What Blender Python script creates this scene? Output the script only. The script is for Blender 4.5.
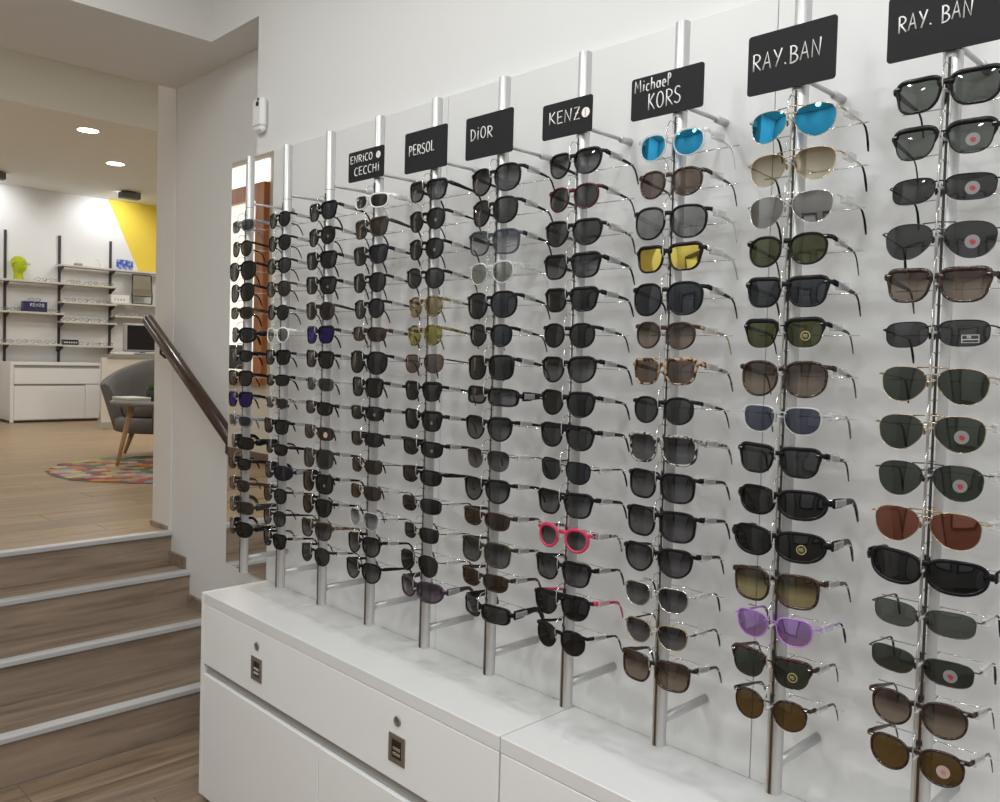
import bpy, math, random
from mathutils import Vector, Matrix
random.seed(7)
for o in list(bpy.data.objects): bpy.data.objects.remove(o)
SC = bpy.context.scene
COL = SC.collection

# ------------------------------------------------------------------ camera
CAM = Vector((2.4943, -1.3421, 1.5039))
FPX, CX, CY_ = 839.716, 480.284, 385.363      # focal length and principal point of the cropped photo, in pixels
yaw, pitch, roll = .805845, -.033383, .02655
Fw = Vector((-math.sin(yaw)*math.cos(pitch), math.cos(yaw)*math.cos(pitch), math.sin(pitch)))
R0 = Vector((math.cos(yaw), math.sin(yaw), 0)); U0 = R0.cross(Fw)
Rt = math.cos(roll)*R0 + math.sin(roll)*U0
Up = -math.sin(roll)*R0 + math.cos(roll)*U0
cd = bpy.data.cameras.new('camera'); cam = bpy.data.objects.new('camera', cd); COL.objects.link(cam)
cd.sensor_fit = 'HORIZONTAL'; cd.sensor_width = 36; cd.lens = FPX*36/1000; cd.shift_x = (500-CX)/1000; cd.shift_y = (CY_-401)/1000; cd.clip_start = .02; cd.clip_end = 60
M4 = Matrix((Rt, Up, -Fw)).transposed().to_4x4(); M4.translation = CAM
cam.matrix_world = M4
SC.camera = cam
# ------------------------------------------------------------------ world, exposure
w = bpy.data.worlds.new('world'); SC.world = w; w.use_nodes = True
w.node_tree.nodes['Background'].inputs[0].default_value = (.5, .52, .55, 1)
w.node_tree.nodes['Background'].inputs[1].default_value = .15
SC.view_settings.view_transform = 'Standard'; SC.view_settings.look = 'None'
SC.view_settings.gamma = 1; SC.view_settings.use_curve_mapping = False
SC.view_settings.exposure = 0.0
LOWER_W, UPPER_W, SPOT_W = 6.5, 13.0, 26.0

def at(x, y, ax, v):           # photo pixel -> point on the plane axis=v
    d = Fw + Rt*((x-CX)/FPX) - Up*((y-CY_)/FPX)
    return CAM + d*((v-CAM[ax])/d[ax])

# ------------------------------------------------------------------ materials
MATS = {}
def newmat(name):
    m = bpy.data.materials.new(name); m.use_nodes = True
    nt = m.node_tree; return m, nt, nt.nodes['Principled BSDF']
def mat(name, col, rough=.5, metal=0, noise=0, nscale=20, bump=0, spec=None, coat=0):
    if name in MATS: return MATS[name]
    m, nt, b = newmat(name)
    b.inputs['Base Color'].default_value = (*col, 1); b.inputs['Roughness'].default_value = rough
    b.inputs['Metallic'].default_value = metal
    if spec is not None: b.inputs['Specular IOR Level'].default_value = spec
    if coat: b.inputs['Coat Weight'].default_value = coat
    if noise or bump:
        tc = nt.nodes.new('ShaderNodeTexCoord'); n = nt.nodes.new('ShaderNodeTexNoise')
        n.inputs['Scale'].default_value = nscale; n.inputs['Detail'].default_value = 4
        nt.links.new(tc.outputs['Object'], n.inputs['Vector'])
        if noise:
            mx = nt.nodes.new('ShaderNodeMix'); mx.data_type = 'RGBA'
            mx.inputs['A'].default_value = (*[c*(1-noise) for c in col], 1)
            mx.inputs['B'].default_value = (*[min(1, c*(1+noise)) for c in col], 1)
            nt.links.new(n.outputs['Fac'], mx.inputs['Factor']); nt.links.new(mx.outputs['Result'], b.inputs['Base Color'])
        if bump:
            bp = nt.nodes.new('ShaderNodeBump'); bp.inputs['Strength'].default_value = bump; bp.inputs['Distance'].default_value = .002
            nt.links.new(n.outputs['Fac'], bp.inputs['Height']); nt.links.new(bp.outputs['Normal'], b.inputs['Normal'])
    MATS[name] = m; return m
def emit(name, col, s):
    if name in MATS: return MATS[name]
    m, nt, b = newmat(name)
    b.inputs['Base Color'].default_value = (*col, 1); b.inputs['Emission Color'].default_value = (*col, 1); b.inputs['Emission Strength'].default_value = s
    MATS[name] = m; return m
def wood(name, c1, c2, c3, grain_axis=1, rough=.45, scale=1.0):
    """long streaks along one axis; tone differs from board to board"""
    if name in MATS: return MATS[name]
    m, nt, b = newmat(name); N = nt.nodes.new; L = nt.links.new
    tc = N('ShaderNodeTexCoord'); geo = N('ShaderNodeObjectInfo')
    add = N('ShaderNodeVectorMath'); add.operation = 'ADD'
    sc = N('ShaderNodeVectorMath'); sc.operation = 'SCALE'; sc.inputs[0].default_value = (7.3, 3.1, 5.7)
    L(geo.outputs['Random'], sc.inputs['Scale']); L(tc.outputs['Object'], add.inputs[0]); L(sc.outputs[0], add.inputs[1])
    mp = N('ShaderNodeMapping'); s = [14*scale]*3; s[grain_axis] = 1.1*scale; mp.inputs['Scale'].default_value = s
    L(add.outputs[0], mp.inputs['Vector'])
    n1 = N('ShaderNodeTexNoise'); n1.inputs['Scale'].default_value = 1.6; n1.inputs['Detail'].default_value = 6; n1.inputs['Roughness'].default_value = .6; n1.inputs['Distortion'].default_value = .4
    L(mp.outputs['Vector'], n1.inputs['Vector'])
    rp = N('ShaderNodeValToRGB'); e = rp.color_ramp.elements
    e[0].position = .3; e[0].color = (*c1, 1); e[1].position = .72; e[1].color = (*c3, 1); x = rp.color_ramp.elements.new(.5); x.color = (*c2, 1)
    L(n1.outputs['Fac'], rp.inputs['Fac'])
    hs = N('ShaderNodeHueSaturation'); mr = N('ShaderNodeMapRange'); mr.inputs['To Min'].default_value = .86; mr.inputs['To Max'].default_value = 1.12
    L(geo.outputs['Random'], mr.inputs['Value']); L(mr.outputs['Result'], hs.inputs['Value']); L(rp.outputs['Color'], hs.inputs['Color'])
    L(hs.outputs['Color'], b.inputs['Base Color']); b.inputs['Roughness'].default_value = rough
    bp = N('ShaderNodeBump'); bp.inputs['Strength'].default_value = .12; bp.inputs['Distance'].default_value = .001
    L(n1.outputs['Fac'], bp.inputs['Height']); L(bp.outputs['Normal'], b.inputs['Normal'])
    MATS[name] = m; return m
def lensmat(name, top, bot=None, refl=(1, 1, 1), rfac=.0, grad=(.35, .75)):
    """tinted see-through sheet with a glossy face; optional top-to-bottom tint"""
    m = bpy.data.materials.new(name); m.use_nodes = True; nt = m.node_tree; nt.nodes.clear(); N = nt.nodes.new; L = nt.links.new
    out = N('ShaderNodeOutputMaterial'); tr = N('ShaderNodeBsdfTransparent'); gl = N('ShaderNodeBsdfGlossy'); mx = N('ShaderNodeMixShader')
    gl.inputs['Roughness'].default_value = .03; gl.inputs['Color'].default_value = (*refl, 1)
    tr.inputs['Color'].default_value = (*top, 1)
    if bot:
        tc = N('ShaderNodeTexCoord'); sp = N('ShaderNodeSeparateXYZ'); rp = N('ShaderNodeValToRGB')
        e = rp.color_ramp.elements; e[0].position = grad[0]; e[0].color = (*bot, 1); e[1].position = grad[1]; e[1].color = (*top, 1)
        L(tc.outputs['Generated'], sp.inputs[0]); L(sp.outputs['Z'], rp.inputs['Fac']); L(rp.outputs['Color'], tr.inputs['Color'])
    fr = N('ShaderNodeFresnel'); fr.inputs['IOR'].default_value = 1.5
    mr = N('ShaderNodeMapRange'); mr.inputs['To Min'].default_value = rfac; mr.inputs['To Max'].default_value = 1
    L(fr.outputs[0], mr.inputs['Value']); L(mr.outputs['Result'], mx.inputs['Fac'])
    L(tr.outputs[0], mx.inputs[1]); L(gl.outputs[0], mx.inputs[2]); L(mx.outputs[0], out.inputs['Surface'])
    MATS[name] = m; return m
def mottled(name, c1, c2, scale=130):
    m, nt, b = newmat(name); N = nt.nodes.new; L = nt.links.new
    tc = N('ShaderNodeTexCoord'); n = N('ShaderNodeTexNoise'); n.inputs['Scale'].default_value = scale; n.inputs['Detail'].default_value = 1
    rp = N('ShaderNodeValToRGB'); e = rp.color_ramp.elements; e[0].position = .44; e[0].color = (*c1, 1); e[1].position = .54; e[1].color = (*c2, 1)
    L(tc.outputs['Object'], n.inputs['Vector']); L(n.outputs['Fac'], rp.inputs['Fac']); L(rp.outputs['Color'], b.inputs['Base Color'])
    b.inputs['Roughness'].default_value = .18; MATS[name] = m; return m
def clearplastic(name, tint=(.93, .93, .93), rfac=.08, body=.25, bcol=(.8, .8, .8)):
    m = bpy.data.materials.new(name); m.use_nodes = True; nt = m.node_tree; nt.nodes.clear(); N = nt.nodes.new; L = nt.links.new
    out = N('ShaderNodeOutputMaterial'); tr = N('ShaderNodeBsdfTransparent'); pr = N('ShaderNodeBsdfPrincipled'); mx = N('ShaderNodeMixShader')
    tr.inputs['Color'].default_value = (*tint, 1); pr.inputs['Base Color'].default_value = (*bcol, 1); pr.inputs['Roughness'].default_value = .08
    mx.inputs['Fac'].default_value = body; L(tr.outputs[0], mx.inputs[1]); L(pr.outputs[0], mx.inputs[2]); L(mx.outputs[0], out.inputs['Surface'])
    MATS[name] = m; return m

WALL = mat('wall_paint', (.76, .76, .75), .6, noise=.015, nscale=3)
UWALL = mat('upper_wall_paint', (.74, .71, .65), .65, noise=.02, nscale=2)
SOFF = mat('soffit_paint', (.78, .76, .73), .7)
CEIL = mat('ceiling_paint', (.77, .78, .73), .75)
PANEL = mat('display_board_white', (.735, .735, .73), .34, noise=.012, nscale=2)
LAM = mat('white_laminate', (.86, .865, .87), .34)
LAMTOP = mat('white_laminate_top_dimmed', (.75, .75, .745), .26)  # same laminate as the fronts, darkened to offset the light on the top
GAPM = mat('dark_gap', (.10, .10, .10), .7)
ALU = mat('brushed_aluminium', (.60, .60, .60), .42, .65)
CHROME = mat('chrome', (.80, .80, .80), .12, 1)
STEEL = mat('satin_steel', (.36, .34, .31), .35, .85)
SLOT = mat('slot_black', (.03, .03, .03), .4)
NOSE = mat('nosing_aluminium', (.60, .61, .62), .42, .35)
FLOORW = wood('floor_wood', (.135, .092, .060), (.25, .175, .115), (.36, .265, .18), 1)
UFLOORW = wood('upper_floor_wood', (.27, .18, .095), (.36, .25, .14), (.43, .305, .18), 1, .32)
STAIRW = wood('stair_wood', (.17, .125, .09), (.30, .228, .170), (.385, .30, .235), 1)
RAILW = wood('handrail_wood', (.035, .018, .012), (.055, .028, .02), (.075, .04, .028), 0, .25)
WARMW = wood('warm_frame_wood', (.36, .12, .045), (.50, .19, .065), (.58, .25, .09), 2, .35)
OAK = wood('oak_leg', (.42, .25, .12), (.52, .33, .17), (.6, .4, .22), 2, .4)
SIGN = mat('sign_black', (.012, .012, .014), .65, spec=.25)
CHALK = mat('chalk_white', (.85, .85, .83), .8)
WPLASTIC = mat('white_plastic', (.82, .82, .80), .3)
BPLASTIC = mat('black_plastic', (.015, .015, .016), .3)

# ------------------------------------------------------------------ mesh helpers
class MB:
    def __init__(s): s.v = []; s.f = []; s.sm = []
    def quad(s, *i, smooth=False): s.f.append(tuple(i)); s.sm.append(smooth)
    def box(s, x0, x1, y0, y1, z0, z1):
        b = len(s.v); s.v += [(x, y, z) for z in (z0, z1) for y in (y0, y1) for x in (x0, x1)]
        for q in ((0, 2, 3, 1), (4, 5, 7, 6), (0, 1, 5, 4), (2, 6, 7, 3), (0, 4, 6, 2), (1, 3, 7, 5)): s.quad(*[b+k for k in q])
        return s
    def bevbox(s, x0, x1, y0, y1, z0, z1, r):
        """box with chamfered edges"""
        b = len(s.v); c = ((x0+x1)/2, (y0+y1)/2, (z0+z1)/2); h = ((x1-x0)/2, (y1-y0)/2, (z1-z0)/2)
        idx = {}
        for sx in (-1, 1):
            for sy in (-1, 1):
                for sz in (-1, 1):
                    for a in range(3):
                        sg = (sx, sy, sz); p = [c[k]+sg[k]*(h[k]-(0 if k == a else r)) for k in range(3)]
                        idx[(sx, sy, sz, a)] = len(s.v); s.v.append(tuple(p))
        I = lambda *k: idx[k]
        for a in range(3):
            o = [k for k in range(3) if k != a]
            for sg in (-1, 1):
                q = []
                for (p, r_) in ((-1, -1), (1, -1), (1, 1), (-1, 1)):
                    t = [0, 0, 0]; t[a] = sg; t[o[0]] = p; t[o[1]] = r_; q.append(I(*t, a))
                s.quad(*(q if (sg > 0) == (a != 1) else q[::-1]))
        for a in range(3):
            o = [k for k in range(3) if k != a]
            for p in (-1, 1):
                for q_ in (-1, 1):
                    t0 = [0]*3; t1 = [0]*3
                    for t in (t0, t1): t[o[0]] = p; t[o[1]] = q_
                    t0[a] = -1; t1[a] = 1
                    s.quad(I(*t0, o[0]), I(*t1, o[0]), I(*t1, o[1]), I(*t0, o[1]))
        for sx in (-1, 1):
            for sy in (-1, 1):
                for sz in (-1, 1): s.f.append((I(sx, sy, sz, 0), I(sx, sy, sz, 1), I(sx, sy, sz, 2))); s.sm.append(False)
        return s
    def tube(s, pts, r, n=8, cap=True, flat=1.0, smooth=True, up=(0, 0, 1)):
        """swept ellipse; r number or list; flat scales the in-plane (side) radius"""
        pts = [Vector(p) for p in pts]; m = len(pts); rr = r if isinstance(r, (list, tuple)) else [r]*m
        b = len(s.v)
        for i, p in enumerate(pts):
            d = (pts[min(i+1, m-1)]-pts[max(i-1, 0)]).normalized(); u = Vector(up)
            if abs(d.dot(u)) > .98: u = Vector((1, 0, 0)) if abs(d.x) < .9 else Vector((0, 1, 0))
            a = d.cross(u).normalized(); c = a.cross(d).normalized()
            for k in range(n):
                t = 2*math.pi*(k+.5)/n; s.v.append(tuple(p + a*(math.cos(t)*rr[i]*flat) + c*(math.sin(t)*rr[i])))
        for i in range(m-1):
            for k in range(n):
                k2 = (k+1) % n; s.quad(b+i*n+k, b+i*n+k2, b+(i+1)*n+k2, b+(i+1)*n+k, smooth=smooth)
        if cap: s.quad(*[b+k for k in range(n)][::-1]); s.quad(*[b+(m-1)*n+k for k in range(n)])
        return s
    def lathe(s, prof, n=24, c=(0, 0, 0), smooth=True, axis=2, cap=True):
        b = len(s.v); m = len(prof)
        for r, z in prof:
            for k in range(n):
                t = 2*math.pi*k/n; q = (r*math.cos(t), r*math.sin(t), z)
                if axis == 1: q = (q[0], q[2], -q[1])
                if axis == 0: q = (q[2], q[0], q[1])
                s.v.append((c[0]+q[0], c[1]+q[1], c[2]+q[2]))
        for i in range(m-1):
            for k in range(n): k2 = (k+1) % n; s.quad(b+i*n+k, b+i*n+k2, b+(i+1)*n+k2, b+(i+1)*n+k, smooth=smooth)
        if cap: s.quad(*[b+k for k in range(n)][::-1]); s.quad(*[b+(m-1)*n+k for k in range(n)])
        return s
    def prism(s, poly, lo, hi, axis=2):
        """extrude polygon; axis 2: poly=(x,y); axis 1: poly=(x,z); axis 0: poly=(y,z)"""
        b = len(s.v); n = len(poly)
        for h in (lo, hi):
            for (p, q) in poly: s.v.append({2: (p, q, h), 1: (p, h, q), 0: (h, p, q)}[axis])
        s.quad(*[b+k for k in range(n)][::-1]); s.quad(*[b+n+k for k in range(n)])
        for k in range(n): k2 = (k+1) % n; s.quad(b+k, b+k2, b+n+k2, b+n+k)
        return s
    def mesh(s, name, m=None):
        me = bpy.data.meshes.new(name); me.from_pydata(s.v, [], s.f)
        me.polygons.foreach_set('use_smooth', s.sm)
        import bmesh
        bm = bmesh.new(); bm.from_mesh(me); bmesh.ops.recalc_face_normals(bm, faces=bm.faces); bm.to_mesh(me); bm.free()
        me.materials.append(m); return me
    def build(s, name, m, parent=None, loc=None):
        o = bpy.data.objects.new(name, s.mesh(name, m)); COL.objects.link(o)
        if parent: o.parent = parent
        if loc: o.location = loc
        return o
def tag(o, label=None, cat=None, group=None, kind=None):
    if label: o['label'] = label
    if cat: o['category'] = cat
    if group: o['group'] = group
    if kind: o['kind'] = kind
    return o
def empty(name, loc=(0, 0, 0), rz=0):
    o = bpy.data.objects.new(name, None); COL.objects.link(o); o.location = loc; o.rotation_euler = (0, 0, rz); o.empty_display_size = .05; return o
def inst(name, me, parent, loc=(0, 0, 0), rot=(0, 0, 0), m=None, scale=None):
    o = bpy.data.objects.new(name, me); COL.objects.link(o); o.parent = parent; o.location = loc; o.rotation_euler = rot
    if scale: o.scale = scale
    if m is not None: o.material_slots[0].link = 'OBJECT'; o.material_slots[0].material = m
    return o
def struct(name, mb, m, label=None): return tag(mb.build(name, m), label, None, None, 'structure')

# ------------------------------------------------------------------ room shell
PW = .161          # face of the display boards
WY = .181          # display wall
RY = .345          # wall behind the handrail
SOFZ = 2.712       # soffit over the stairs
UFZ = .644         # upper floor
LC = 3.10          # lower ceiling
UC = 3.323         # upper ceiling
LY = -1.602        # left wall of stairs and upper room
XB = -8.2          # upper back wall

fl = struct('floor', MB().box(-.62, 4.4, -3.0, .5, -.06, -.006), mat('floor_joint', (.09, .06, .04), .7), 'brown wooden plank floor at the foot of the stairs')
for i in range(18):
    x = -.62+.096+i*.192
    y = -3.0-(i*.47) % 1.25
    while y < .15:
        y0, y1 = max(y, -2.999), min(y+1.25, .179)
        if y1-y0 > .02: MB().bevbox(x-.0952, x+.0952, y0+.0006, y1-.0006, -.006, 0, .0008).build('plank', FLOORW, fl)
        y += 1.25
uf = struct('floor_upper', MB().box(XB, -1.361, LY, 4.5, UFZ-.12, UFZ-.004), UFLOORW, 'light brown wooden floor of the upper room')
pl2 = MB().bevbox(-.095, .095, -.6, .6, -.004, 0, .0008).mesh('plank', UFLOORW)
for i in range(15):
    x = -1.345-.096-i*.192
    off = (i*.53) % 1.2
    for j in range(4):
        y = -1.0+off+j*1.2015
        if y > 3.2: continue
        inst('plank', pl2, uf, (x, y, UFZ))
# display wall: full height right of the stairs, only a header to its left
WR = struct('wall_right', MB().box(-.294, 4.4, WY, RY, 0, SOFZ), WALL, 'white wall behind the sunglasses display')
struct('wall_header', MB().box(-.667, 4.4, WY, RY, SOFZ, LC), WALL, 'white upper part of the display wall')
struct('wall_handrail', MB().box(-1.345, .3, RY, RY+.12, 0, 3.75), WALL, 'white wall beside the stairs carrying the handrail')
struct('wall_pier', MB().box(-1.550, -1.345, RY-.004, RY+.12, 0, 3.75), mat('pier_paint', (.80, .775, .75), .6), 'narrow white pier at the head of the stairs')
struct('trim_1', MB().box(-1.553, -1.37, RY-.014, RY-.004, UFZ, UFZ+.022), STAIRW, 'low wooden skirting at the foot of the pier')
struct('bulkhead', MB().box(-1.36, -.667, LY-.2, RY, SOFZ, 3.75), SOFF, 'grey boxed bulkhead above the stairs')
struct('ceiling', MB().box(-.7, 4.5, -3.1, .4, LC, LC+.1), CEIL, 'white ceiling over the display room')
struct('ceiling_upper', MB().box(XB-.1, -4.54, LY-.1, 4.6, UC, 3.75), CEIL, 'lower flat ceiling of the upper room with recessed lamps')
struct('ceiling_stair', MB().box(-4.6, -1.2, LY-.1, 4.6, 3.70, 3.8), CEIL, 'raised ceiling strip above the landing')
struct('wall_left', MB().box(XB-.1, -.3, LY-.12, LY, 0, 3.8), UWALL, 'wall across the stairs from the handrail')
struct('wall_return', MB().box(-.42, -.3, -3.1, LY-.12, 0, LC), WALL, 'short white return wall beside the stairs')
struct('wall_opposite', MB().box(-.3, 4.5, -3.1, -3.0, 0, LC), mat('opposite_paint', (.48, .46, .43), .6), 'grey wall facing the sunglasses display')
struct('wall_back', MB().box(4.4, 4.5, -3.0, .4, 0, LC), WALL, 'white end wall of the display room')
struct('wall_upper_right', MB().box(XB-.1, -1.2, 4.5, 4.6, 0, 3.8), UWALL, 'right hand wall of the upper room')
struct('wall_behind_pier', MB().box(-1.3, -1.2, RY+.12, 4.5, 0, 3.8), UWALL, 'wall between upper room and display room')
DARKF = mat('dark_frame', (.06, .05, .045), .4)  # unseen frames and pale panels added so the mirrored lenses reflect rectangles
for k, (x0, x1, z0, z1, nm, lb) in enumerate(((.5, 1.45, 0, 2.15, 'reflection_door', 'added unseen dark framed door for lens reflections in the wall facing the display'), (1.75, 2.75, .85, 2.2, 'reflection_frame_1', 'dark framed showcase in the wall facing the display'), (3.0, 4.0, .85, 2.2, 'reflection_frame_2', 'second unseen dark frame added for lens reflections in the wall facing the display'))):
    o_ = struct(nm, MB().box(x0, x0+.08, -3.0, -2.95, z0, z1).box(x1-.08, x1, -3.0, -2.95, z0, z1).box(x0+.08, x1-.08, -3.0, -2.95, z1-.08, z1).box(x0+.08, x1-.08, -3.0, -2.95, z0, z0+.1), DARKF, lb)
    MB().box(x0+.08, x1-.08, -2.999, -2.985, z0+.1, z1-.08).build('pane', mat('pale_panel', (.80, .80, .80), .4), o_)
# upper back wall: white with a slanted yellow field
m, nt, b = newmat('white_and_yellow_paint'); N = nt.nodes.new; L = nt.links.new
tc = N('ShaderNodeTexCoord'); sp = N('ShaderNodeSeparateXYZ'); L(tc.outputs['Object'], sp.inputs[0])
mz = N('ShaderNodeMath'); mz.operation = 'MULTIPLY_ADD'; mz.inputs[1].default_value = .4535; mz.inputs[2].default_value = -(2.515+.4535*3.30)
L(sp.outputs['Z'], mz.inputs[0]); ad = N('ShaderNodeMath'); ad.operation = 'ADD'; L(sp.outputs['Y'], ad.inputs[0]); L(mz.outputs[0], ad.inputs[1])
gt = N('ShaderNodeMath'); gt.operation = 'GREATER_THAN'; gt.inputs[1].default_value = 0; L(ad.outputs[0], gt.inputs[0])
gz = N('ShaderNodeMath'); gz.operation = 'GREATER_THAN'; gz.inputs[1].default_value = 2.46; L(sp.outputs['Z'], gz.inputs[0])
ml = N('ShaderNodeMath'); ml.operation = 'MULTIPLY'; L(gt.outputs[0], ml.inputs[0]); L(gz.outputs[0], ml.inputs[1])
mx = N('ShaderNodeMix'); mx.data_type = 'RGBA'; mx.inputs['A'].default_value = (.76, .76, .755, 1); mx.inputs['B'].default_value = (.80, .60, .06, 1)
L(ml.outputs[0], mx.inputs['Factor']); L(mx.outputs['Result'], b.inputs['Base Color']); b.inputs['Roughness'].default_value = .6
struct('wall_far', MB().box(XB-.1, XB, LY, 4.5, 0, 3.8), m, 'far wall of the upper room, white with a slanted yellow field')
struct('baseboard_far', MB().box(XB, XB+.012, LY, 4.5, UFZ, UFZ+.07), mat('skirting_grey', (.45, .42, .38), .5), 'thin skirting along the far wall')
struct('baseboard_left', MB().box(XB, -1.33, LY, LY+.012, UFZ, UFZ+.075), mat('skirting_brown', (.16, .11, .08), .5), 'brown skirting along the left wall')

# ------------------------------------------------------------------ stairs
st = tag(empty('staircase', (-.62, -.6, 0)), 'wooden stairs with pale metal nosings rising to the upper room', 'stairs', kind='structure')
def stp(name, mb, m):
    o = mb.build(name, m, st); o.location = (.62, .6, 0); return o
NX = [-.612, -.887, -1.127, -1.328]; NZ = [.172, .338, .498, UFZ+.002]
zprev = 0
for k in range(4):
    x, z = NX[k], NZ[k]; xn = NX[k+1] if k < 3 else -1.36
    stp('riser', MB().box(x-.030, x-.012, LY, RY, zprev if k == 0 else zprev-.001, z-.018), STAIRW)
    if k < 3: stp('tread', MB().box(xn-.012, x-.022, LY, RY, z-.018, z), STAIRW)
    nz = MB(); nz.prism([(x-.045, z+.0005), (x-.045, z+.003), (x-.004, z+.003), (x, z), (x, z-.016), (x-.006, z-.016), (x-.006, z+.0005)], LY, RY-.001, 1)
    stp('nosing', nz, NOSE)
    if k < 3: stp('skirting', MB().box(xn-.010, x-.05, RY-.012, RY, z, z+.055), STAIRW)
    zprev = z
stp('stair_core', MB().prism([(NX[0]-.03, 0), (NX[0]-.03, NZ[0]-.018), (NX[1]-.03, NZ[0]-.018), (NX[1]-.03, NZ[1]-.018), (NX[2]-.03, NZ[1]-.018), (NX[2]-.03, NZ[2]-.018), (NX[3]-.03, NZ[2]-.018), (NX[3]-.03, 0)], LY, RY, 1), STAIRW)
# handrail
a, bq = at(148, 320, 1, .262), at(236, 447, 1, .262)
hr = tag(empty('handrail', (a+bq)/2), 'dark brown round wooden handrail sloping down the stair wall', 'handrail')
c0 = (a+bq)/2; d = (bq-a).normalized()
MB().tube([a-c0, a-c0+d*.004, bq-c0-d*.004, bq-c0], [.024, .028, .028, .024], 18).build('rail', RAILW, hr)
for q in (at(161, 338, 1, .262), at(227, 435, 1, .262)):
    p = q-c0+Vector((0, 0, -.026))
    MB().tube([p+Vector((0, 0, .004)), p+Vector((0, 0, -.045)), p+Vector((0, .02, -.062)), p+Vector((0, RY-.262, -.062))], .007, 8).lathe([(.024, 0), (.024, -.008), (.02, -.01)], 16, (p.x, RY-.262, p.z-.062), axis=1).build('rail_bracket', RAILW, hr)

# ------------------------------------------------------------------ display boards and mirror
xs = [-.1385, .775, 1.712, 2.65, 3.59]
for i in range(4):
    MB().bevbox(xs[i]+.0008, xs[i+1]-.0008, PW, WY-.0005, .7005, 2.203, .001).build('display_board', PANEL, WR)
MIR = mat('mirror_glass', (.86, .87, .85), .0, 1)
mi = empty('wall_mirror', (-.29, PW, .70)); tag(mi, 'tall narrow frameless mirror beside the first pole', 'mirror')
MB().box(-.150, .150, .001, .005, -.002, 1.503).build('mirror_pane', MIR, mi)
MB().box(-.149, .149, .005, WY-PW, 0, 1.502).build('backing', WPLASTIC, mi)
# alarm sensor
se = empty('motion_sensor', (-.246, WY, 2.282)); tag(se, 'white alarm motion sensor fixed high on the wall above the mirror', 'sensor')
MB().bevbox(-.036, .036, -.030, 0, .014, .124, .012).bevbox(-.030, .030, -.026, 0, 0, .05, .010).build('housing', WPLASTIC, se)
MB().lathe([(.0085, .001), (.0085, -.003), (.006, -.0035)], 16, (.008, -.03, .098), axis=1).build('sensor_eye', BPLASTIC, se)
MB().lathe([(.005, .001), (.005, -.002)], 12, (.012, -.03, .113), axis=1).build('indicator', BPLASTIC, se)

# ------------------------------------------------------------------ white drawer cabinets
CY = -.080
def cabinet(x0, x1, label, side, locks, splits):
    c = empty('drawer_cabinet', (x0, CY, 0)); tag(c, label, 'cabinet', 'white cabinets under the display')
    W = x1-x0; D = WY-CY
    s0 = .021 if side else .001
    if side: MB().bevbox(0, .020, 0, D-.001, .02, .6995, .0012).build('side_panel', LAM, c)
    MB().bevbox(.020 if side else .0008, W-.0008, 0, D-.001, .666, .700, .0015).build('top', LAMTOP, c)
    MB().box(s0+.001, W-.002, .020, D-.002, .02, .665).build('body', LAM, c)
    MB().box(s0+.001, W-.002, .06, D-.002, 0, .02).build('plinth', GAPM, c)
    dr = MB().bevbox(s0+.0015, W-.0015, 0, .019, .466, .6645, .0012).build('drawer', LAM, c)
    ch = MB(); ch.prism([(.012, .432), (.0195, .432), (.0195, .465), (.004, .465), (.004, .461), (.012, .456)], s0+.0015, W-.0015, 0)
    ch.build('grip_profile', mat('grip_profile_grey', (.42, .42, .41), .4, .5), c)
    for lx in locks:
        x = lx-x0
        MB().lathe([(.0125, 0), (.0125, -.003), (.0115, -.004), (.008, -.004), (.007, -.0025)], 24, (x, 0, .617), axis=1).build('lock', STEEL, dr)
        g = MB(); y0, y1, z0, z1, t = x-.031, x+.031, .512, .582, .012
        g.box(y0, y1, -.003, 0, z0, z0+t).box(y0, y1, -.003, 0, z1-t, z1).box(y0, y0+t, -.003, 0, z0+t, z1-t).box(y1-t, y1, -.003, 0, z0+t, z1-t)
        h = g.build('recessed_pull', STEEL, dr)
        MB().box(y0+t, y1-t, -.0006, .0001, z0+t, z1-t).build('pull_recess', mat('pull_dark', (.05, .045, .04), .3, .7), h)
        for q in range(2): MB().bevbox(y0+t+.003, y1-t-.006, -.0024, -.0004, z0+.018+q*.013, z0+.026+q*.013, .001).build('pull_glint', CHROME, h)
    e = [s0] + [q-x0 for q in splits] + [W]
    for q in range(len(e)-1):
        MB().bevbox(e[q]+.0015, e[q+1]-.0015, 0, .019, .022, .431, .0012).build('door', LAM, c)
    return c
cabinet(-.133, 1.268, 'white cabinet with two locks, its end panel facing the stairs', True, [.240, .922], [.582])
cabinet(1.269, 2.67, 'white cabinet further from the stairs, joined to the one with end panel', False, [1.64, 2.33], [1.985])

# ------------------------------------------------------------------ display poles
S = .23; PZT = 2.130; PZB = .780; Z0 = 1.909; PITCH = .0694
ORD = ['first', 'second', 'third', 'fourth', 'fifth', 'sixth', 'seventh', 'eighth', 'ninth', 'tenth', 'eleventh', 'twelfth', 'thirteenth', 'fourteenth', 'lowest']
tube_m = MB().lathe([(.0125, 0), (.0135, .001), (.0135, 1.349), (.0125, 1.35)], 28).mesh('tube', ALU)
seam_m = MB().lathe([(.01365, 0), (.01365, .0012)], 28).mesh('joint_ring', SLOT)
slot_m = MB().box(-.0019, .0019, -.0150, -.0125, .002, 1.175).mesh('slot_rail', SLOT)
rail_m = MB().box(-.0048, -.0019, -.0146, -.0115, .002, 1.175).box(.0019, .0040, -.0146, -.0115, .002, 1.175).mesh('slot_edge', CHROME)
hook_m = MB().tube([(0, -.0135, .030), (0, -.022, .036), (0, -.032, .034), (0, -.0395, .024), (0, -.0415, .012), (0, -.040, .000), (0, -.0385, -.006)], .0011, 6).mesh('hook', CHROME)
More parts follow.
